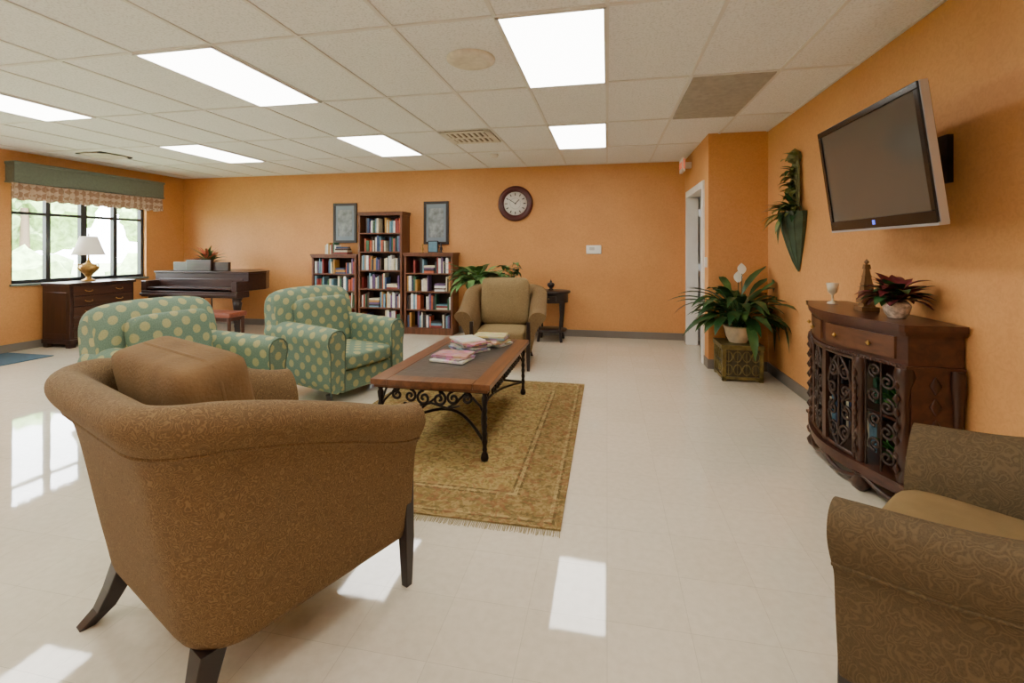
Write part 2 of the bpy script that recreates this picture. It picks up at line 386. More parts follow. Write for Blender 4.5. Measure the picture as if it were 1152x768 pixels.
# ---------------------------------------------------------------- windows
m,nt,b=newmat('valance_check_fabric'); tc=N(nt,'ShaderNodeTexCoord'); mp=N(nt,'ShaderNodeMapping'); mp.inputs['Rotation'].default_value=(math.radians(45),0,0); L(nt,tc.outputs['Object'],mp.inputs[0])
ck=N(nt,'ShaderNodeTexChecker',i_Scale=14.0); ck.inputs['Color1'].default_value=lin((214,190,166)); ck.inputs['Color2'].default_value=lin((172,138,114)); L(nt,mp.outputs[0],ck.inputs[0]); L(nt,ck.outputs[0],b.inputs['Base Color']); b.inputs['Roughness'].default_value=.9; M_fab=m
def window(name,y0,y1):
    e=empty(name,(XL-.1,(y0+y1)/2,zs)); h=(y1-y0)/2; H=zt-zs
    p=P(); t=.05
    p.b2((-.04,-h,0),(.04,h,t)); p.b2((-.04,-h,H-t),(.04,h,H)); p.b2((-.04,-h,t),(.04,-h+t,H-t)); p.b2((-.04,h-t,t),(.04,h,H-t))
    for i,f in enumerate((.25,.5,.75)):
        w=.045 if i==1 else .03
        y=-h+2*h*f; p.b2((-.035,y-w,t),(.035,y+w,H-t))
    p.b2((-.03,-h+t,.98),(.03,h-t,1.02))
    p.build('frame',M_frame,e)
    m=bpy.data.materials.get('window_glass')
    if not m:
        m,nt,b=newmat('window_glass'); tr=N(nt,'ShaderNodeBsdfTransparent'); gl=N(nt,'ShaderNodeBsdfGlossy'); gl.inputs['Roughness'].default_value=.02
        mx=N(nt,'ShaderNodeMixShader'); mx.inputs[0].default_value=.05; L(nt,tr.outputs[0],mx.inputs[1]); L(nt,gl.outputs[0],mx.inputs[2]); L(nt,mx.outputs[0],nt.nodes['Material Output'].inputs[0])
    p=P(); p.b2((-.003,-h+t,t),(.003,h-t,H-t)); p.build('glass',m,e)
    p=P(); p.b2((.04,-h-.02,-.03),(.14,h+.02,.0)); p.build('sill',M_corn,e)
    e2=empty('window_valance',(XL,(y0+y1)/2+.06,0))
    hh=h+.13
    p=P(); p.b2((0.002,-hh,2.34),(.17,hh,2.61)); p.b2((0.002,-hh-.01,2.585),(.185,hh+.01,2.625)); p.b2((0.002,-hh-.01,2.33),(.18,hh+.01,2.35)); p.build('cornice',M_corn,e2,bev=.006)
    p=P(); n=240; vs=[];fs=[]
    for i in range(n+1):
        y=-hh+2*hh*i/n
        for j,z in enumerate((2.35,2.24,2.1)):
            a=.006+.014*j; x=.12+a*math.sin(i*.95+math.sin(i*.13)*2); vs.append((x,y,z+(.012*math.sin(i*.35) if j==2 else 0)))
    for i in range(n):
        for j in (0,1): fs.append((i*3+j,(i+1)*3+j,(i+1)*3+j+1,i*3+j+1))
    p.add(vs,fs,0,True)
    p.build('gathered_fabric',M_fab,e2)
window('window_1',*W1); window('window_2_added',*W2)  # second window is out of view, added to let in more daylight
p=P(); p.b2((-60,-40,-.4),(XL-.3,60,-.3)); p.build('ground_lawn',mat('lawn',(166,182,138),.95,noise=(2,.25)))
M_bush=mat('foliage',(146,176,114),.8,noise=(5,.5),bmp=(14,1.0)); M_bark=mat('bark',(100,84,70),.9)
def blob(p,c,r,m=0,n=3):
    bm=bmesh.new(); bmesh.ops.create_icosphere(bm,subdivisions=n,radius=1)
    vs=[Vector(c)+Vector((v.co.x*r[0],v.co.y*r[1],v.co.z*r[2]))*(1+.16*math.sin(v.co.x*9+c[1]*3)*math.sin(v.co.y*8)+.1*random.uniform(-1,1)) for v in bm.verts]
    fs=[[v.index for v in f.verts] for f in bm.faces]; bm.free(); p.add(vs,fs,m,False)
for i in range(9):
    p=P(); y=1+i*2.1; x=-13-random.random()*2.0; blob(p,(x,y,.25),(1.0,1.25,.9+.3*random.random())); p.build('hedge_shrub',M_bush)
for i,(x,y) in enumerate(((-19,8),(-22,14),(-18,18.5),(-20,3.5),(-26,24))):
    p=P(); p.cyl((x,y,-.35),(x,y,3),.2,.12,1,10)
    for k in range(7): blob(p,(x+random.uniform(-1.3,1.3),y+random.uniform(-1.4,1.4),3+random.uniform(-.8,2.0)),(1.2,1.2,1.0),0)
    p.build('shade_tree',[M_bush,M_bark])
# ---------------------------------------------------------------- barrel armchairs
def armchair(name,loc,ang,M_sh,M_cu,M_seat,a=.37,dep=.37,harm=.68,hback=.90,ti=.085,flare=.11,lean=.13,seatz=.46,pil_top=1.03,pil=.42,pw=.12,pt=.22,rd=.1,rake=1.0,ex=.04,lin_b=False,kc=8,cx=0,post=0):
    e=empty(name,loc,ang-pi/2)
    rc=.17; pts=[]
    yf=dep
    for i in range(9): pts.append((a,yf-(yf+dep-rc)*i/9,1,0))
    for i in range(7):
        t=i/6*pi/2; pts.append((a-rc+rc*math.cos(t),-dep+rc-rc*math.sin(t),math.cos(t),-math.sin(t)))
    for i in range(1,7): pts.append(((a-rc)*(1-2*i/7),-dep,0,-1))
    for i in range(7):
        t=(1-i/6)*pi/2; pts.append((-(a-rc+rc*math.cos(t)),-dep+rc-rc*math.sin(t),-math.cos(t),-math.sin(t)))
    for i in range(8,-1,-1): pts.append((-a,yf-(yf+dep-rc)*i/9,-1,0))
    rings=[]
    for (x,y,nx,ny) in pts:
        if lin_b: b=min(1,max(0,(.32-y)/(.32+dep-.12))); b=.6*b+.4*b*b*(3-2*b)
        else: b=min(1,max(0,(0.18-y)/(0.18+dep))); b=b*b*(3-2*b)
        h=harm+(hback-harm)*b - .03*max(0,(y-.1)/.3)
        sec=[(0,.19),(0.005,.3),(.018,.42),(flare*.38,h-.2),(flare*.66,h-rd-.03),(flare,h-rd),(flare+.03,h-rd*.55),(flare+.018,h-rd*.12),(flare*.5,h+.014),(-.02,h+.005),(-.06,h-.04),(-ti,h-.12),(-ti,.4),(-ti,.19)]
        ring=[]
        for n_,z in sec:
            s_=(max(0,z-.19)/(h-.19))
            ring.append((x+nx*n_ + (x/a)*ex*s_, y+ny*n_-lean*b*s_**1.3, z))
        rings.append(ring)
    p=P(); p.loft(rings); p.build('shell',M_sh,e,sub=2)
    p=P(); p.tube([((r[4][0]+r[5][0])/2,(r[4][1]+r[5][1])/2,(r[4][2]+r[5][2])/2) for r in rings],.006,0,6); p.build('welt',M_sh,e)
    p=P(); p.box((0,.02,.27),(2*a-.14,2*dep-.1,.16),0,bev=.02); p.build('seat_frame',M_sh,e)
    p=P(); p.sbox((0,.05,seatz-.09),(2*a-2*ti+.02,2*dep-.08,.2),7,0,pil=.12); p.build('seat_cushion',M_seat,e)
    p=P(); R=Matrix.Rotation(math.radians(12),3,'X')
    hh=pil_top-seatz
    p.sbox((cx,-dep+.16,seatz+hh/2-.01),(2*a-pw,pt,hh),kc,0,rot=R,pil=pil,ax=1,n=14)
    w2,h2=(2*a-pw)/2*.985,hh/2*.985
    loop=[]
    for i in range(49):
        t=2*pi*i/48; ct,st=math.cos(t),math.sin(t); q=(abs(ct)**kc+abs(st)**kc)**(1/kc)
        v=R@Vector((w2*ct/q,0,h2*st/q)); loop.append((cx+v.x,-dep+.16+v.y,seatz+hh/2-.01+v.z))
    p.tube(loop,.009,0,6)
    p.build('back_cushion',M_cu,e)
    p=P()
    for sx in (-1,1):
        p.loft([[(sx*(a-.035+post)+dx*k,yf-.005+post*.3+dy*k,z) for dx,dy in ((-.022,-.03),(.022,-.03),(.022,.012),(-.022,.012))] for z,k in ((0,.75),(.1,.95),(.2,1.1),(harm-.13,.9))],smooth=False)
        x0=sx*(a-.09); x1=sx*(a-.09+.05*rake)
        p.loft([[(x+dx*k,y+dy*k,z) for dx,dy in ((-.03,-.03),(.03,-.03),(.03,.03),(-.03,.03))] for x,y,z,k in ((x0,-dep+.06,.21,1.3),((x0*2+x1)/3,-dep+.03,.12,1.1),((x0+2*x1)/3,-dep-.0*rake,.05,.95),(x1,-dep-.05*rake,0,.8))],smooth=False)
    p.build('legs',M_dark,e,bev=.004)
    return e
armchair('brown_armchair',(-1.385,1.67,0),math.radians(67),M_brown,M_cush,M_cush,a=.44,dep=.395,harm=.80,hback=.98,flare=.055,lean=.115,pil_top=1.07,pil=.25,pw=.2,pt=.26,seatz=.5,rd=.12,ex=.025,lin_b=True,kc=12,cx=-.04,post=.03)
armchair('brown_armchair',(-1.27,5.72,0),math.radians(-84),M_brown,M_tan,M_tan,a=.37,dep=.38,harm=.70,hback=.94,lean=.1,pil_top=1.06)
armchair('olive_armchair',(1.2,1.52,0),math.radians(140),M_brown2,M_brown2,M_cush2,a=.40,dep=.40,harm=.76,hback=.9,ti=.13,flare=.045,lean=.04,pil_top=.95,seatz=.57,rd=.15,ex=.03)
# ---------------------------------------------------------------- green club chairs
M_welt=mat('green_welt',(76,96,80),.8)
def club(name,loc,ang):
    e=empty(name,loc,ang-pi/2)
    W,D=.49,.47
    for sx,nm in ((-1,'arm_left'),(1,'arm_right')):
        sec=[(.0,.1),(.0,.3),(.0,.46),(.015,.53),(.03,.58),(.022,.64),(-.02,.685),(-.08,.70),(-.14,.685),(-.175,.64),(-.18,.58),(-.17,.45),(-.17,.1)]
        rings=[]
        for y,k in ((D+.005,.86),(D,.95),(D-.02,1),(D-.2,1),(0,1),(-.2,1),(-.4,1),(-.44,.95),(-.45,.8)):
            cx,cz=-.085,.4
            rings.append([(sx*(W-.02+cx+(n-cx)*k),y,cz+(z+.03*(-(y-D)/.9)-cz)*(1 if z<.2 else k)) for n,z in sec])
        p=P(); p.loft(rings); p.build(nm,M_dots,e,sub=1)
        p=P(); p.tube([(sx*(W-.02-.085+(n+.085)*.93),D+.004,.4+(z-.4)*.95) for n,z in sec],.006); p.build(nm+'_welt',M_welt,e)
    sec=[(-.40,.1),(-.42,.4),(-.46,.75),(-.49,.92),(-.475,1.0),(-.42,1.035),(-.35,1.02),(-.30,.96),(-.26,.8),(-.22,.6),(-.2,.42),(-.2,.1)]
    rings=[]
    for x,k,kk in ((-.47,.88,.82),(-.455,.935,.93),(-.4,.975,1),(-.25,1,1),(0,1.005,1),(.25,1,1),(.4,.975,1),(.455,.935,.93),(.47,.88,.82)):
        rings.append([(x,-.35+(y+.35)*kk,.1+(z-.1)*k) for y,z in sec])
    p=P(); p.loft(rings); p.build('back',M_dots,e,sub=1)
    p=P(); p.box((0,.03,.2),(.66,.84,.2),0,bev=.02); p.build('base',M_dots,e)
    p=P(); p.sbox((0,.14,.375),(.64,.72,.17),7,0,pil=.1); p.build('seat_cushion',M_dots,e)
    p=P(); p.sbox((0,-.18,.68),(.62,.15,.5),7,0,rot=Matrix.Rotation(math.radians(10),3,'X'),pil=.2,ax=1); p.build('back_cushion',M_dots,e)
    p=P()
    for x in (-.42,.42):
        for y in (-.38,.40): p.cyl((x,y,0),(x,y,.11),.02,.03,n=12)
    p.build('legs',M_dark,e)
club('green_polka_dot_armchair',(-3.16,3.06,0),math.radians(-6))
club('green_polka_dot_armchair',(-2.71,4.33,0),math.radians(-17))
# ---------------------------------------------------------------- rug
rx0,rx1,ry0,ry1=-2.1,-.23,2.36,4.95
hx,hy=(rx1-rx0)/2,(ry1-ry0)/2
e=empty('persian_rug',((rx0+rx1)/2,(ry0+ry1)/2,0))
p=P(); p.b2((-hx,-hy,.001),(hx,hy,.010)); p.build('pile',m_rug(hx,hy),e)
p=P()
for i in range(240):
    x=-hx+2*hx*(i+.5)/240
    for sg in (-1,1):
        l=.045+random.random()*.015; dx=random.uniform(-.006,.006)
        p.add([(x-.002,sg*hy,.006),(x+.002,sg*hy,.006),(x+.002+dx,sg*(hy+l),.0015),(x-.002+dx,sg*(hy+l),.0015)],[(0,1,2,3)])
p.build('fringe',mat('fringe',(140,124,84),.9),e)
# ---------------------------------------------------------------- coffee table
tx0,tx1,ty0,ty1,th=-1.60,-.75,2.97,4.55,.53
e=empty('coffee_table',((tx0+tx1)/2,(ty0+ty1)/2,0.010)); hx,hy=(tx1-tx0)/2,(ty1-ty0)/2; th-=.01
p=P(); fw=.12
p.b2((-hx,-hy,th-.04),(-hx+fw,hy,th),bev=.008); p.b2((hx-fw,-hy,th-.04),(hx,hy,th),bev=.008)
p.b2((-hx+fw,-hy,th-.04),(hx-fw,-hy+fw,th),bev=.004); p.b2((-hx+fw,hy-fw,th-.04),(hx-fw,hy,th),bev=.004)
p.b2((-hx+.02,-hy+.02,th-.06),(hx-.02,hy-.02,th-.04))
p.build('top_frame',M_red,e)
p=P(); p.b2((-hx+fw,-hy+fw,th-.03),(hx-fw,hy-fw,th-.004)); p.build('slate_inlay',M_slate,e)
p=P()
lx,ly=hx-.05,hy-.06
for sx in (-1,1):
    for sy in (-1,1):
        prof=[(.001,0),(.022,.0),(.028,.02),(.022,.045),(.013,.06),(.017,.075),(.013,.09)]
        for k in range(12): prof+=[(.019 if k%2 else .014,.1+k*.026)]
        prof+=[(.022,.42),(.014,.435),(.02,.45),(.02,th-.06)]
        p.lathe((sx*lx,sy*ly,0),prof,0,12)
p.build('iron_legs',M_iron,e)
p=P()
def S(pts,f,r=.0085): p.tube([f(a,b) for a,b in pts],r,0,6)
za=th-.06
for sy in (-1,1):
    f=lambda a,b,sy=sy:(a,sy*ly,b)
    p.b2((-lx,sy*ly-.006,th-.075),(lx,sy*ly+.006,th-.06))
    for sx in (-1,1):
        S(spiral((sx*.055,za-.07),.052,1.5,pi/2,sx*-1),f,.010)
        S(spiral((sx*.155,za-.06),.045,1.4,pi/2,sx),f,.010)
        S(spiral((sx*.25,za-.055),.04,1.3,pi/2,-sx),f,.010)
        S([(sx*(lx),za-.16),(sx*(lx-.03),za-.10),(sx*(lx-.08),za-.05),(sx*(lx-.14),za-.02)],f)
    S([(-.2,za-.11),(-.12,za-.13),(0,za-.10),(.12,za-.13),(.2,za-.11)],f)
for sx in (-1,1):
    f=lambda a,b,sx=sx:(sx*lx,a,b)
    p.b2((sx*lx-.006,-ly,th-.075),(sx*lx+.006,ly,th-.06))
    for k in range(-3,4):
        S(spiral((k*.15-.035,za-.055),.04,1.4,pi/2,1 if k%2 else -1),f)
        S(spiral((k*.15+.045,za-.055),.04,1.4,pi/2,-1 if k%2 else 1),f)
    for sy in (-1,1): S([(sy*ly,za-.16),(sy*(ly-.03),za-.10),(sy*(ly-.08),za-.05),(sy*(ly-.14),za-.02)],f)
for sy in (-1,1):
    pts=[]
    for i in range(17):
        t=i/16; x=-lx+2*lx*t; pts.append((x,sy*(ly-.30*math.sin(pi*t)),.12+.10*math.sin(pi*t)))
    p.tube(pts,.011,0,8)
p.tube([(0,-ly+.3,.22),(0,-.2,.19),(0,.2,.19),(0,ly-.3,.22)],.011,0,8)
for sx in (-1,1):
    pts=[(sx*(lx-.16*math.sin(pi*i/16)),-ly+2*ly*i/16,.12+.06*math.sin(pi*i/16)) for i in range(17)]
    p.tube(pts,.010,0,8)
p.build('iron_scrollwork',M_iron,e)
MAGC=[(170,50,56),(64,92,130),(222,216,200),(80,72,66),(206,186,70),(140,56,90),(232,230,224)]
M_mag=[]
for i,c in enumerate(MAGC):
    m,nt,b=newmat('magazine_%d'%i); tc=N(nt,'ShaderNodeTexCoord'); vo=N(nt,'ShaderNodeTexVoronoi',i_Scale=22.0); vo.distance='CHEBYCHEV'; L(nt,tc.outputs['Object'],vo.inputs['Vector'])
    hs=N(nt,'ShaderNodeHueSaturation'); hs.inputs['Saturation'].default_value=.6; hs.inputs['Value'].default_value=.8; L(nt,vo.outputs['Color'],hs.inputs['Color'])
    L(nt,mixc(nt,.6,hs.outputs[0],lin(c)),b.inputs['Base Color']); b.inputs['Roughness'].default_value=.3; M_mag.append(m)
def magstack(cx,cy,n,r0,seq,h0=.010):
    p=P(); z=.532
    for i in range(n):
        h=h0+random.random()*.006
        p.box((cx+random.uniform(-.03,.03),cy+random.uniform(-.03,.03),z+h/2),(.22,.29,h),seq[i%len(seq)],rz=r0+random.uniform(-.3,.3)); z+=h+.0004
    p.build('magazine_stack',M_mag)
magstack(-1.24,3.62,3,1.2,[2,5,0]); magstack(-1.2,3.98,6,1.0,[6,1,2,3,0,2],.013); magstack(-1.06,4.25,6,1.4,[6,2,4,6,3,4],.012)
# ---------------------------------------------------------------- bookcases
def bookcase(name,x0,x1,H,nsh,yb=YB-.02,dp=.32):
    e=empty(name,((x0+x1)/2,yb-dp/2,0)); w=(x1-x0)/2; d=dp/2
    p=P(); t=.035
    p.b2((-w,-d,0),(-w+t,d,H-.03)); p.b2((w-t,-d,0),(w,d,H-.03)); p.b2((-w-.02,-d-.02,H-.03),(w+.02,d,H)); p.b2((-w-.01,-d-.01,H-.06),(w+.01,d,H-.03))
    p.b2((-w+t,-d+.01,0),(w-t,-d+.03,.09))
    zsv=[.09+(H-.15)*i/nsh for i in range(nsh)]
    for z in zsv: p.b2((-w+t,-d+.005,z),(w-t,d-.02,z+.022))
    p.build('case',M_shelfw,e,bev=.003)
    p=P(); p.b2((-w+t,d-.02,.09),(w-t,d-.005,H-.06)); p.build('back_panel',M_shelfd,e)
    gap=(H-.15)/nsh
    p=P()
    for z in zsv:
        x=-w+t+.01; zz=z+.022; stop=w-t-.03
        while x<stop:
            r=random.random()
            if r<.05: x+=.05+random.random()*.06; continue
            if r<.1 and x<stop-.2:
                k=random.randint(3,6); z2=zz
                for q in range(k):
                    h=.02+random.random()*.02
                    if z2+h>z+gap-.03: break
                    p.b2((x,-d+.04,z2),(x+.17+random.random()*.02,-d+.24,z2+h),random.randrange(11)); z2+=h
                x+=.2; continue
            tw=.018+random.random()*.028; hh=min(gap-.04,.18+random.random()*.09); dd=.02+random.random()*.03
            p.b2((x,-d+dd,zz),(min(x+tw-.002,w-t-.002),-d+dd+.16,zz+hh),random.choice((0,1,2,3,3,4,5,6,6,7,8,9,10))); x+=tw
    p.build('books',M_books,e)
bookcase('low_bookcase',-5.06,-4.21,1.33,4); bookcase('tall_bookcase',-4.17,-3.37,2.05,6); bookcase('low_bookcase',-3.33,-2.48,1.36,4)
p=P(); z=1.332
for i in range(4): p.box((-4.55,7.5,z+.016),(.26-.02*i,.18,.03),[0,3,4,1][i],rz=.1*i); z+=.032
for i in range(7): p.b2((-4.85+i*.03,7.42,1.332),(-4.825+i*.03,7.58,1.49+.02*(i%3)),[3,6,5,3,0,2,6][i])
p.build('decorative_books',M_books)
def figurine(name,x,y,z,s,m):
    p=P(); p.lathe((x,y,z),[(.05*s,0),(.05*s,.02*s),(.02*s,.04*s),(.04*s,.09*s),(.045*s,.14*s),(.02*s,.19*s),(.03*s,.23*s),(.028*s,.27*s),(.001,.3*s)],0,14); p.cyl((x,y,z+.12*s),(x-.09*s,y-.02,z+.17*s),.014*s,.008*s,0,8); p.cyl((x,y,z+.12*s),(x+.08*s,y-.02,z+.07*s),.014*s,.008*s,0,8); p.build(name,m)
figurine('figurine',-3.05,7.45,1.361,.5,M_gold); figurine('figurine',-2.72,7.45,1.361,.55,M_dark)
p=P(); p.b2((-2.98,7.52,1.361),(-2.80,7.54,1.56)); p.b2((-2.965,7.512,1.375),(-2.815,7.521,1.545),1); p.build('framed_photo',[M_dark,M_books[10]])
m_mb=mat('mat_board_blue',(118,132,144),.4,noise=(3,.1))
def picture(x0,x1,z0,z1,mi):
    e=empty('framed_picture',((x0+x1)/2,YB-.02,(z0+z1)/2)); w,h=(x1-x0)/2,(z1-z0)/2; t=.045
    p=P(); p.b2((-w,-.015,-h),(-w+t,.018,h)); p.b2((w-t,-.015,-h),(w,.018,h)); p.b2((-w+t,-.015,h-t),(w-t,.018,h)); p.b2((-w+t,-.015,-h),(w-t,.018,-h+t)); p.build('frame',M_dark,e,bev=.003)
    p=P(); p.b2((-w+t,-.002,-h+t),(w-t,.01,h-t)); p.build('mat_board',m_mb,e)
    p=P(); p.b2((-w+.09,-.005,-h+.12),(w-.09,.0,h-.12)); p.build('print',mi,e)
pm=mat('pale_print',(128,136,140),.5,noise=(9,.6)); picture(-4.84,-4.38,1.53,2.24,pm); picture(-3.11,-2.66,1.5,2.24,pm)
e=empty('wall_clock',(-1.495,YB,2.175),rot=(pi/2,0,0))
p=P(); p.lathe((0,0,0.001),[(.29,0),(.295,.02),(.28,.045),(.25,.055),(.225,.04),(.2,.03),(.195,.02)],0,40); p.build('rim',mat('burgundy_wood',(74,26,26),.3),e)
p=P(); p.lathe((0,0,.002),[(.2,0),(.2,.022),(.001,.0225)],0,40); p.build('face',mat('clock_face',(216,212,206),.4,noise=(3,.05)),e)
p=P()
for i in range(12):
    a=i*pi/6; p.box((.155*math.sin(a),.155*math.cos(a),.026),(.014,.04,.002),0,rz=-a)
p.box((.03,.03,.028),(.012,.10,.002),0,rz=-pi/4); p.box((-.045,.03,.028),(.01,.14,.002),0,rz=pi/3.2); p.cyl((0,0,.024),(0,0,.034),.012)
for i in range(48):
    a=i*2*pi/48; p.box((.09*math.sin(a),.09*math.cos(a),.0245),(.002,.014,.001),0,rz=-a+pi/2)
p.build('numerals_and_hands',M_black,e)
p=P(); p.b2((-.33,YB-.03,1.34),(-.09,YB-.001,1.48),0,bev=.01); p.b2((-.28,YB-.034,1.40),(-.2,YB-.029,1.45),1); p.build('thermostat',[M_white,M_grey])
p=P(); p.b2((1.155,5.99,1.2),(1.18,6.07,1.32)); p.b2((1.15,6.02,1.245),(1.156,6.04,1.275)); p.build('light_switch',M_white)
p=P(); p.b2((1.04,6.95,2.52),(1.08,7.25,2.71),0,bev=.006); p.b2((1.08,7.06,2.58),(1.18,7.14,2.66),0)
p.b2((1.036,6.99,2.57),(1.041,7.21,2.66),1); p.b2((1.05,6.944,2.55),(1.072,6.951,2.69),1); p.build('exit_sign',[M_white,mat('exit_red',(220,120,90),.5,emit=.6)])
# ---------------------------------------------------------------- piano
e=empty('piano',(-6.6,6.9,0))
hx=.91
M_piano=wood('piano_wood',(38,22,18),(60,38,30),.3,0)
p=P()
poly=[(-hx,-.3),(hx,-.3),(hx,.1),(hx-.1,.3),(hx-.4,.5),(0,.6),(-hx,.6)]
p.prism(poly,.74,1.02); p.prism([(x*1.015,y*1.02-.01) for x,y in poly],1.02,1.05)
p.b2((-hx,-.55,.64),(hx,-.28,.74)); p.b2((-hx,-.55,.74),(-hx+.1,-.28,.9)); p.b2((hx-.1,-.55,.74),(hx,-.28,.9))
p.b2((-hx+.1,-.32,.74),(hx-.1,-.26,.93)); p.b2((-hx+.1,-.53,.77),(hx-.1,-.3,.80))
p.b2((-.7,-.16,1.05),(.4,-.1,1.2)); p.b2((-.4,-.2,1.05),(.1,-.14,1.24))
p.b2((-hx-.01,-.57,.66),(hx+.01,-.55,.70)); p.build('case',M_piano,e,bev=.008)
p=P()
for x,y in ((-hx+.1,-.42),(hx-.1,-.42),(0,.45)):
    p.lathe((x,y,0),[(.03,0),(.035,.03),(.03,.06),(.045,.1),(.04,.3),(.06,.5),(.07,.56),(.05,.58),(.075,.62),(.075,.74)],0,14)
p.b2((-.1,-.2,.05),(.1,-.12,.1)); p.cyl((-.08,-.16,.08),(-.08,-.16,.74),.012); p.cyl((.08,-.16,.08),(.08,-.16,.74),.012)
for x in (-.05,0,.05): p.box((x,-.25,.06),(.02,.12,.012))
p.build('legs_and_lyre',M_dark,e)
e=empty('piano_bench',(-5.75,6.02,0))
p=P(); p.box((0,0,.45),(.78,.34,.07),0,bev=.015); p.build('seat',wood('bench_wood',(106,54,38),(136,74,54),.4,0),e)
p=P()
for x in (-.35,.35):
    for y in (-.13,.13): p.cyl((x,y,0),(x*.98,y,.42),.018,.028,n=10)
p.b2((-.35,-.14,.36),(.35,.14,.415)); p.build('legs',M_walnut,e)
p=P(); c=(-6.98,7.12,1.052)
p.lathe(c,[(.06,0),(.1,.05),(.09,.1),(.07,.11)],2,14)
lm=lambda v:Vector((v.x,max(v.y,6.83),max(v.z,1.056)))
for i in range(70):
    a=random.uniform(0,2*pi); p.leaf((c[0],c[1],c[2]+.09),a,random.uniform(.5,1.5),random.uniform(.24,.44),.024,1.0,random.choice((0,0,1)),.15,lm)
p.build('greenery_centerpiece',[M_leaf2,mat('dried_flower',(190,104,80),.8),M_gold])
# ---------------------------------------------------------------- dresser + lamp
e=empty('chest_of_drawers',(-7.75,5.76,0)); hx,hy,H=.25,.46,.93
p=P(); p.b2((-hx,-hy,.1),(hx,hy,H-.04)); p.b2((-hx,-hy-.02,H-.04),(hx+.03,hy+.02,H),bev=.008); p.b2((-hx,-hy-.015,.06),(hx+.02,hy+.015,.12),bev=.006)
for y in (-hy+.04,hy-.04):
    for x in (-hx+.05,hx-.04): p.b2((x-.04,y-.04,0),(x+.04,y+.04,.08))
p.b2((-hx+.05,-hy-.008,.2),(hx-.05,-hy,.8)); p.build('case',wood('chest_wood',(36,20,16),(60,36,28),.35,2),e,bev=.004)
p=P()
nz=5
for i in range(nz):
    z0=.145+i*.15
    p.b2((hx,-hy+.04,z0),(hx+.014,hy-.04,z0+.135),0)
p.build('drawers',wood('chest_drawer_wood',(48,28,22),(76,48,34),.35,1),e,bev=.006)
p=P()
for i in range(nz):
    z0=.145+i*.15
    for y in (-.22,.22):
        p.tube([(hx+.014,y-.05,z0+.075),(hx+.035,y-.04,z0+.06),(hx+.038,y,z0+.052),(hx+.035,y+.04,z0+.06),(hx+.014,y+.05,z0+.075)],.005,0,6)
p.build('pulls',M_gold,e)
e=empty('table_lamp',(-7.76,5.74,.931))
p=P(); p.lathe((0,0,0),[(.001,0),(.085,0),(.085,.02),(.05,.035),(.03,.06),(.06,.11),(.115,.17),(.125,.21),(.09,.25),(.03,.28),(.025,.31),(.012,.33),(.01,.50)],0,24)
for s in (-1,1): p.tube([(0,s*.1,.15),(0,s*.15,.2),(0,s*.14,.26),(0,s*.08,.25)],.009,0,6)
p.build('urn_base',M_gold,e)
m,nt,b=newmat('lamp_shade_linen'); b.inputs['Base Color'].default_value=lin((236,230,214)); b.inputs['Emission Color'].default_value=(1,.93,.8,1); b.inputs['Emission Strength'].default_value=.35; b.inputs['Roughness'].default_value=.9
p=P(); n=32; vs=[];fs=[]
for j,(r,z) in enumerate(((.2,.40),(.155,.52),(.105,.68))):
    for i in range(n): vs.append((r*math.cos(2*pi*i/n),r*math.sin(2*pi*i/n),z))
for j in (0,1):
    for i in range(n): fs.append((j*n+i,j*n+(i+1)%n,(j+1)*n+(i+1)%n,(j+1)*n+i))
p.add(vs,fs,0,True); ob=p.build('shade',m,e); sm=ob.modifiers.new('so','SOLIDIFY'); sm.thickness=.004
p=P(); p.cyl((0,0,.5),(0,0,.7),.004,n=8); p.cyl((0,0,.69),(0,0,.73),.012,.004,n=10); p.build('harp_finial',M_gold,e)
p=P(); p.b2((-8.0,4.0,.001),(-7.2,4.9,.012),bev=.003); p.build('floor_mat',mat('blue_mat',(60,88,104),.9))
# ---------------------------------------------------------------- side table
e=empty('round_side_table',(-.86,7.3,0))
p=P(); p.lathe((0,0,0),[(.27,.60),(.27,.735),(.30,.74),(.305,.765),(.30,.775),(.001,.776)],0,32); p.lathe((0,0,0),[(.24,.15),(.25,.16),(.25,.18),(.001,.185)],0,32)
for i in range(4):
    a=pi/4+i*pi/2; p.tube([(.25*math.cos(a),.25*math.sin(a),.62),(.245*math.cos(a),.245*math.sin(a),.4),(.22*math.cos(a),.22*math.sin(a),.17),(.25*math.cos(a),.25*math.sin(a),.0)],[.03,.02,.018,.022],0,8)
p.box((0,-.27,.67),(.22,.02,.08)); p.build('table',M_dark,e)
p=P(); p.lathe((0,-.285,.67),[(.001,-.012),(.012,0),(.001,.012)],0,10); p.build('knob',M_gold,e)
p=P(); p.lathe((-.86,7.3,.777),[(.04,0),(.045,.01),(.02,.03),(.05,.06),(.06,.09),(.045,.115),(.015,.125),(.02,.14),(.006,.16),(.001,.18)],0,20); p.build('lidded_urn',M_dark)
# ---------------------------------------------------------------- plant behind chair
e=empty('potted_pothos',(-1.92,6.9,0))
p=P(); p.lathe((0,0,0),[(.14,0),(.15,.02),(.05,.05),(.04,.45),(.12,.52),(.15,.54),(.15,.56),(.001,.56)],0,20); p.build('pedestal',M_dark,e)
p=P(); p.lathe((0,0,.56),[(.11,0),(.15,.1),(.17,.24),(.155,.25),(.15,.22),(.001,.22)],0,20); p.build('pot',M_cer,e)
p=P()
for i in range(120):
    a=random.uniform(0,2*pi); p.leaf((random.uniform(-.08,.08),random.uniform(-.08,.08),.84),a,random.uniform(.6,1.5),random.uniform(.34,.68),.055,random.uniform(1.2,2.2),random.choice((0,1,1)),.45,seg=9)
for i in range(40):
    a=random.uniform(0,2*pi); p.leaf((.42+random.uniform(-.12,.12),random.uniform(-.1,.1),.9+random.uniform(0,.25)),a,random.uniform(.2,1.2),random.uniform(.15,.3),.045,1.8,random.choice((0,1)),.3)
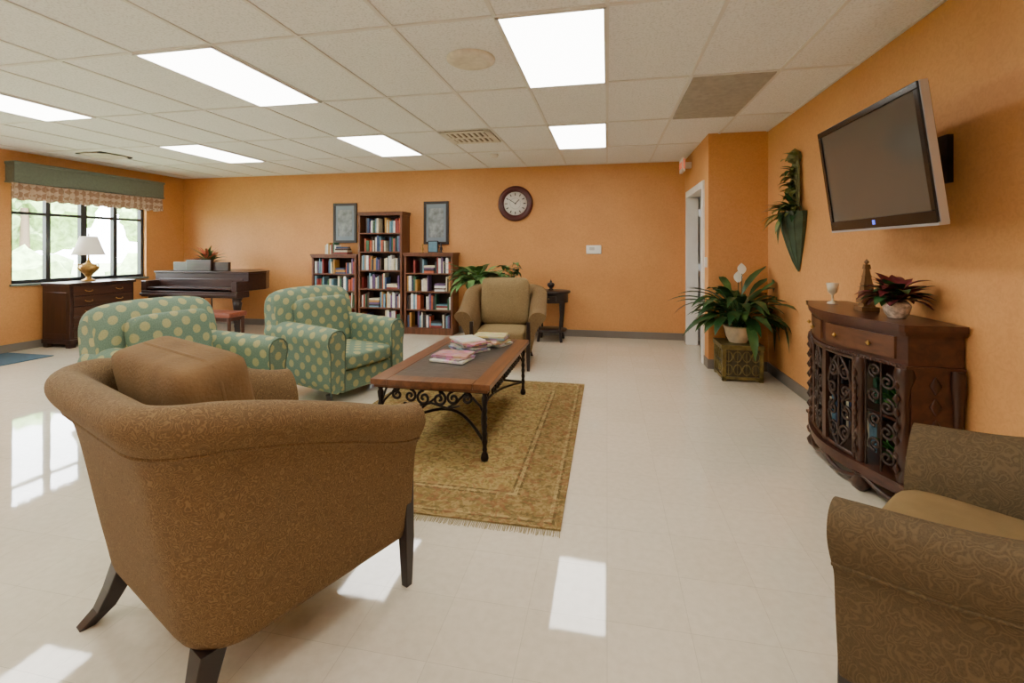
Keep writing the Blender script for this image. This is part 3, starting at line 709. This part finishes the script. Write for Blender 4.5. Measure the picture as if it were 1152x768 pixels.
p.tube([(0,0,.8),(.2,0,.95),(.42,0,.98)],.008,0,6); p.build('foliage',[M_leaf,mat('pothos_green',(84,122,66),.45,noise=(9,.35))],e)
# ---------------------------------------------------------------- peace lily planter
e=empty('peace_lily_planter',(1.42,5.60,0))
p=P(); s=.205
p.b2((-s,-s,.02),(s,s,.05)); p.b2((-s+.015,-s+.015,.05),(s-.015,s-.015,.34),1); p.b2((-s-.01,-s-.01,.34),(s+.01,s+.01,.39))
for x in (-s+.02,s-.02):
    for y in (-s+.02,s-.02): p.b2((x-.02,y-.02,0),(x+.02,y+.02,.37))
for z0 in (.06,.2):
    for k in range(4):
        x=-s+.065+k*.09
        pts=[(.04*math.cos(t*pi/6),.055*math.sin(t*pi/6)) for t in range(13)]
        p.tube([(x+a,-s+.01,z0+.065+b) for a,b in pts],.006,0,6); p.tube([(-s+.01,x+a,z0+.065+b) for a,b in pts],.006,0,6)
        p.tube([(x,-s+.01,z0+.0),(x,-s+.01,z0+.13)],.004,0,6); p.tube([(-s+.01,x,z0),(-s+.01,x,z0+.13)],.004,0,6)
p.build('lattice_box',[M_bronze,mat('planter_inner',(70,62,40),.7)],e,bev=.003)
p=P(); p.lathe((0,0,.391),[(.09,0),(.12,.06),(.14,.15),(.15,.18),(.135,.18),(.13,.15),(.001,.15)],0,24); p.build('pot',M_cer,e)
lim=lambda v:Vector((min(v.x,1.80-1.42),min(v.y,5.90-5.60),v.z))
p=P()
for i in range(120):
    a=random.uniform(0,2*pi); p.leaf((random.uniform(-.05,.05),random.uniform(-.05,.05),.56),a,random.uniform(.6,1.5),random.uniform(.45,.92),.05,random.uniform(1.3,2.4),random.choice((0,0,0,1)),.42,lim,10)
p.build('foliage',[M_leaf,M_leaf2],e)
p=P()
for dx,dy,h in ((.03,-.05,.66),(.0,-.02,.56)):
    p.tube([(0,0,.56),(dx,dy,.56+h*.6),(dx,dy,.56+h*.95)],.004,1,6); p.leaf((dx,dy,.53+h*.92),-1.9,1.3,.15,.045,.5,0,.0); p.leaf((dx,dy,.53+h*.92),1.2,1.2,.13,.04,.5,0,.0)
p.build('blooms',[M_petal,M_leaf],e)
# ---------------------------------------------------------------- wall pocket plant
e=empty('wall_pocket_plant',(XR,5.02,0))
p=P()
rings=[]
for z,r in ((1.2,.01),(1.3,.05),(1.45,.10),(1.6,.14),(1.72,.16),(1.78,.17)):
    rings.append([(-r*1.0*math.sin(pi*i/12)-.004,r*1.15*math.cos(pi*i/12),z) for i in range(13)])
p.loft(rings,0,True,True)
for k in range(7):
    a=pi*(k+.5)/7
    p.tube([(-r*1.02*math.sin(a)-.004,r*1.17*math.cos(a),z) for z,r in ((1.22,.015),(1.3,.05),(1.45,.10),(1.6,.14),(1.72,.16),(1.78,.17))],.006,0,5)
p.build('cone_pocket',mat('pocket_dark_green',(66,84,62),.5,noise=(9,.4)),e)
p=P()
for k in range(9):
    y=-.08+.16*k/8; p.tube([(-.03,y*.6,1.72),(-.04-.01*(k%2),y*1.25,1.95),(-.035,y*1.0+.02*math.sin(k*2),2.2),(-.03,y*.5,2.36)],.011,0,6)
for k in range(8): p.tube([(-.05,-.11+.008*k,1.82+k*.065),(-.06,0,1.84+k*.065),(-.05,.11-.008*k,1.82+k*.065)],.009,0,6)
p.lathe((-.04,0,2.24),[(.001,0),(.06,.03),(.075,.07),(.05,.12),(.001,.16)],0,12); p.build('twig_frame',mat('twigs',(100,98,52),.7,noise=(20,.4)),e)
lim=lambda v:Vector((min(v.x,-.006),v.y,v.z))
p=P()
for i in range(50):
    a=random.uniform(pi*.55,pi*1.45); p.leaf((-.06,random.uniform(-.08,.08),1.75),a,random.uniform(-.1,1.3),random.uniform(.18,.32),.026,random.uniform(.8,2.0),random.choice((0,1)),.2,lim)
for i in range(34):
    p.leaf((-.05,random.uniform(-.06,.06),1.88+random.random()*.42),random.uniform(pi*.6,pi*1.4),random.uniform(0,1.2),.15,.03,1.4,random.choice((0,1,1)),.1,lim)
for s in (-1,1): p.tube([(-.06,0,1.75),(-.1,s*.2,1.84),(-.12,s*.36,1.80),(-.12,s*.42,1.7)],.003,0,5)
p.leaf((-.17,-.07,1.80),pi,-1.4,.34,.055,.1,0,0,lim)
p.build('foliage',[M_leaf,mat('leaf_olive',(104,112,54),.5,noise=(9,.3))],e)
# ---------------------------------------------------------------- TV
e=empty('wall_mounted_tv',(1.47,3.045,1.875),rot=(0,-.134,0))
w,h=.525,.335; p=P()
p.b2((0,-w,-h),(.04,w,h),bev=.01); p.box((.055,0,0),(.04,.75,.42),0,bev=.02)
for a,b_ in (((-w,h-.035),(w,h)),((-w,-h),(w,-h+.06)),((-w,-h+.06),(-w+.035,h-.035)),((w-.035,-h+.06),(w,h-.035))):
    p.b2((-.014,a[0],a[1]),(.0,b_[0],b_[1]),0,bev=.004)
p.build('body',M_black,e)
p=P(); p.b2((-.005,-w+.03,-h+.055),(.002,w-.03,h-.03)); p.build('screen',M_screen,e)
p=P(); p.b2((-.012,-w-.005,-h-.012),(.03,w+.005,-h+.004)); p.b2((-.004,-w-.008,-h),(.03,-w+.002,h)); p.build('silver_edge',M_silver,e)
p=P(); p.b2((-.016,-.012,-h+.02),(-.0135,.012,-h+.045)); p.build('power_light',mat('blue_led',(90,110,255),.4,emit=1.0),e)
p=P(); p.box((.09,0,0),(.03,.4,.35)); p.box((.16,.0,.02),(.14,.08,.1)); p.build('bracket',M_iron,e)
p=P(); p.b2((XR-.03,2.95,1.78),(XR-.001,3.15,2.04)); p.b2((1.66,3.0,1.84),(XR-.02,3.09,1.94)); p.build('tv_wall_mount',M_iron)
# ---------------------------------------------------------------- console cabinet
y0,y1=2.85,4.02; ym=(y0+y1)/2; hy=(y1-y0)/2
e=empty('carved_console_cabinet',(XR-.015,ym,0))
def fr(y,o=0):
    t=y/hy
    b=.155*math.cos(t*pi/2)**1.1 if abs(t)<1 else 0
    return -(.255+b+o)
def outline(o,n=28):
    yy=[-(hy+o)+2*(hy+o)*i/n for i in range(n+1)]
    return [(0,-(hy+o))]+[(fr(max(-hy,min(hy,y)),o),y) for y in yy]+[(0,hy+o)]
p=P(); O=lambda o:[(x,y) for x,y in outline(o)][::-1]
p.prism(O(.035),.985,1.02); p.prism(O(.02),.965,.985); p.prism(O(0),.80,.965); p.prism(O(.015),.785,.80)
p.prism([(x*.8 if x<-.1 else x,y) for x,y in O(.0)],.46,.475); p.prism(O(.02),.10,.15); p.prism(O(.035),.15,.17)
p.b2((-.02,-hy,.15),(0,hy,.8))
p.b2((-.24,-hy,.16),(0,-hy+.02,.8)); p.b2((-.24,hy-.02,.16),(0,hy,.8))
p.build('case',M_walnut,e)
p=P()
for sy in (-1,1):
    ring=[]
    for i in range(13):
        y=sy*(.04+(hy-.10)*i/12)
        ring.append((fr(y,.012),y))
    back=[(x+.02,y) for x,y in ring][::-1]
    p.prism(ring+back,.825,.945)
p.build('drawer_fronts',wood('burl_drawer',(74,46,30),(104,66,42),.3,1),e)
p=P()
for sy in (-1,1):
    for q in (.16,.40): p.lathe((fr(sy*q,.03),sy*q,.885),[(.001,-.015),(.015,0),(.001,.015)],0,10)
p.build('knobs',M_gold,e)
p=P()
for y in (-hy+.03,-.31,.31,hy-.03):
    x=fr(y,-.0); big=abs(y)>.4; q_=1 if big else .75
    prof=[(.035,.17),(.04,.2),(.025,.22),(.03,.26),(.045,.33),(.03,.40),(.022,.46),(.03,.52),(.024,.6),(.034,.68),(.05,.74),(.04,.785)]
    p.lathe((x+.01,y,0),[(r*q_,z) for r,z in prof],0,12)
    p.lathe((x+.01,y,0),[(.02,0),(.045,.02),(.055,.05),(.03,.09),(.045,.11)],0,12)
    for q in range(7): p.lathe((x-.028*q_,y,.24+q*.075),[(.001,-.03),(.018*q_,0),(.001,.03)],0,8)
p.lathe((-.04,-hy+.04,0),[(.02,0),(.035,.03),(.03,.1)],0,10); p.lathe((-.04,hy-.04,0),[(.02,0),(.035,.03),(.03,.1)],0,10)
for i in range(60):
    y=-hy+2*hy*(i+.5)/60; p.lathe((fr(y,.012),y,.792),[(.001,-.009),(.009,0),(.001,.009)],0,6)
for sy in (-1,1):
    p.tube([(fr(sy*t,.01),sy*t,.10-.05*abs(math.sin(t*9))) for t in [k*.02 for k in range(27)]],.014,0,6)
p.lathe((-.03,-hy-.005,0),[(.02,.17),(.03,.2),(.018,.26),(.03,.36),(.02,.5),(.025,.62),(.034,.72),(.03,.785)],0,10)
for q in range(5): p.lathe((-.13,-hy-.004,.26+q*.11),[(.001,-.05),(.03,0),(.001,.05)],0,8,1,.4)
for sy in (-1,1):
    for q in (.012,.275):
        y=sy*q; p.box((fr(y,-.004),y,.48),(.022,.024,.62))
    for z in (.185,.77): p.tube([(fr(sy*t,-.004),sy*t,z) for t in (.012,.08,.15,.22,.28)],.014,0,6)
p.build('carved_columns',M_walnutz,e)
p=P()
def SC(pts,r=.008):
    p.tube([(fr(max(-hy,min(hy,a)),-.006),a,b) for a,b in pts],r,0,6)
for sy in (-1,1):
    c=sy*.145
    for q in (-1,1):
        SC(spiral((c+q*.055,.66),.052,1.6,pi/2,q)); SC(spiral((c+q*.055,.29),.052,1.6,-pi/2,-q))
        SC(spiral((c+q*.06,.54),.045,1.5,-pi/2,q)); SC(spiral((c+q*.06,.41),.045,1.5,pi/2,-q))
        SC([(c+q*.004,.18),(c+q*.06,.25),(c+q*.11,.37),(c+q*.03,.475),(c+q*.11,.58),(c+q*.06,.70),(c+q*.004,.77)],.009)
    SC([(c,.18),(c,.77)],.007)
    c=sy*.435
    for z in (.26,.40,.54,.68):
        SC(spiral((c+.035*sy,z),.045,1.5,pi/2,1)); SC(spiral((c-.035*sy,z+.05),.04,1.5,-pi/2,1))
    for q in (-.09,0,.09): SC([(c+q,.17),(c+q,.79)],.006)
p.build('iron_grille',mat('grille_bronze',(52,36,28),.4,.3,noise=(30,.3)),e)
p=P()
yy=-.22
while yy<.48:
    t=.02+random.random()*.03; hh=.16+random.random()*.08
    if random.random()<.6: p.b2((-.2,yy,.171),(-.09,yy+t,.171+hh),random.choice((1,2,4,8,3,10)))
    if random.random()<.35: p.b2((-.2,yy,.476),(-.09,yy+t,.476+hh*.9),random.choice((2,4,8,3)))
    yy+=t+.002
p.build('books',M_books,e)
p=P(); lf=lambda v:Vector((max(v.x,-.24),min(max(v.y,-hy+.04),-.24),max(v.z,.172)))
for zz in (.172,.476):
    for i in range(34):
        a=random.uniform(pi*.5,pi*1.5); p.leaf((-.14,-.41+random.uniform(-.06,.06),zz),a,random.uniform(.7,1.5),random.uniform(.12,.24),.022,.8,0,.1,lf)
p.build('green_fern_leaves',mat('bright_fern',(80,140,60),.6,noise=(9,.2)),e)
zc=1.021
p=P(); p.lathe((1.62,3.84,zc),[(.035,0),(.035,.006),(.008,.02),(.007,.06),(.03,.085),(.04,.15),(.036,.15),(.02,.09),(.001,.085)],0,20); p.build('silver_cup',M_cer)
p=P(); c=(1.64,3.42)
def frus(z0,z1,a,b,m=0): p.add([(c[0]+x*a,c[1]+y*a,z0) for x,y in ((-1,-1),(1,-1),(1,1),(-1,1))]+[(c[0]+x*b,c[1]+y*b,z1) for x,y in ((-1,-1),(1,-1),(1,1),(-1,1))],[(0,3,2,1),(4,5,6,7),(0,1,5,4),(1,2,6,5),(2,3,7,6),(3,0,4,7)],m)
frus(zc,zc+.03,.05,.05); frus(zc+.03,zc+.05,.036,.03); frus(zc+.05,zc+.08,.042,.042); frus(zc+.08,zc+.27,.036,.012); frus(zc+.27,zc+.30,.018,.014); p.lathe((c[0],c[1],zc+.3),[(.006,0),(.016,.015),(.001,.035)],0,10)
for z in (.12,.17,.22): frus(zc+z,zc+z+.008,.039-.13*(z-.08),.038-.13*(z-.08))
p.build('decorative_obelisk',wood('obelisk_bronze',(80,54,30),(130,94,58),.4,2))
p=P(); c=(1.65,3.12); p.lathe((c[0],c[1],zc),[(.04,0),(.06,.03),(.07,.07),(.055,.095),(.05,.07),(.001,.07)],0,20)
p.build('ceramic_flower_pot',mat('patterned_ceramic',(190,170,150),.3,noise=(40,.6)))
p=P(); lm=lambda v:Vector((min(v.x,1.82),v.y,max(v.z,zc+.06)))
for i in range(90):
    a=random.uniform(0,2*pi); p.leaf((c[0],c[1],zc+.08),a,random.uniform(.5,1.5),random.uniform(.12,.24),.034,random.uniform(.8,2.0),random.choice((0,0,1,1,2)),.35,lm)
p.build('burgundy_plant',[M_red_leaf,M_leaf,mat('pink_leaf',(112,46,52),.5)])
# ---------------------------------------------------------------- light, world, camera
w=bpy.data.worlds.new('World'); bpy.context.scene.world=w; w.use_nodes=True
bg=w.node_tree.nodes['Background']; bg.inputs[0].default_value=(.92,.96,1,1); bg.inputs[1].default_value=24.0
sd=bpy.data.lights.new('sun','SUN'); sd.energy=30; sd.angle=.02; so=bpy.data.objects.new('sun',sd); C.objects.link(so)
so.rotation_euler=Vector((-.6,.35,-.9)).to_track_quat('-Z','Y').to_euler()
cd=bpy.data.cameras.new('camera'); cam=bpy.data.objects.new('camera',cd); C.objects.link(cam)
cam.location=(0,0,1.42); cam.rotation_euler=(pi/2,0,math.radians(11.456))
cd.sensor_width=36; cd.lens=528/1152*36; cd.shift_y=-104/1152; cd.clip_start=.05
bpy.context.scene.camera=cam
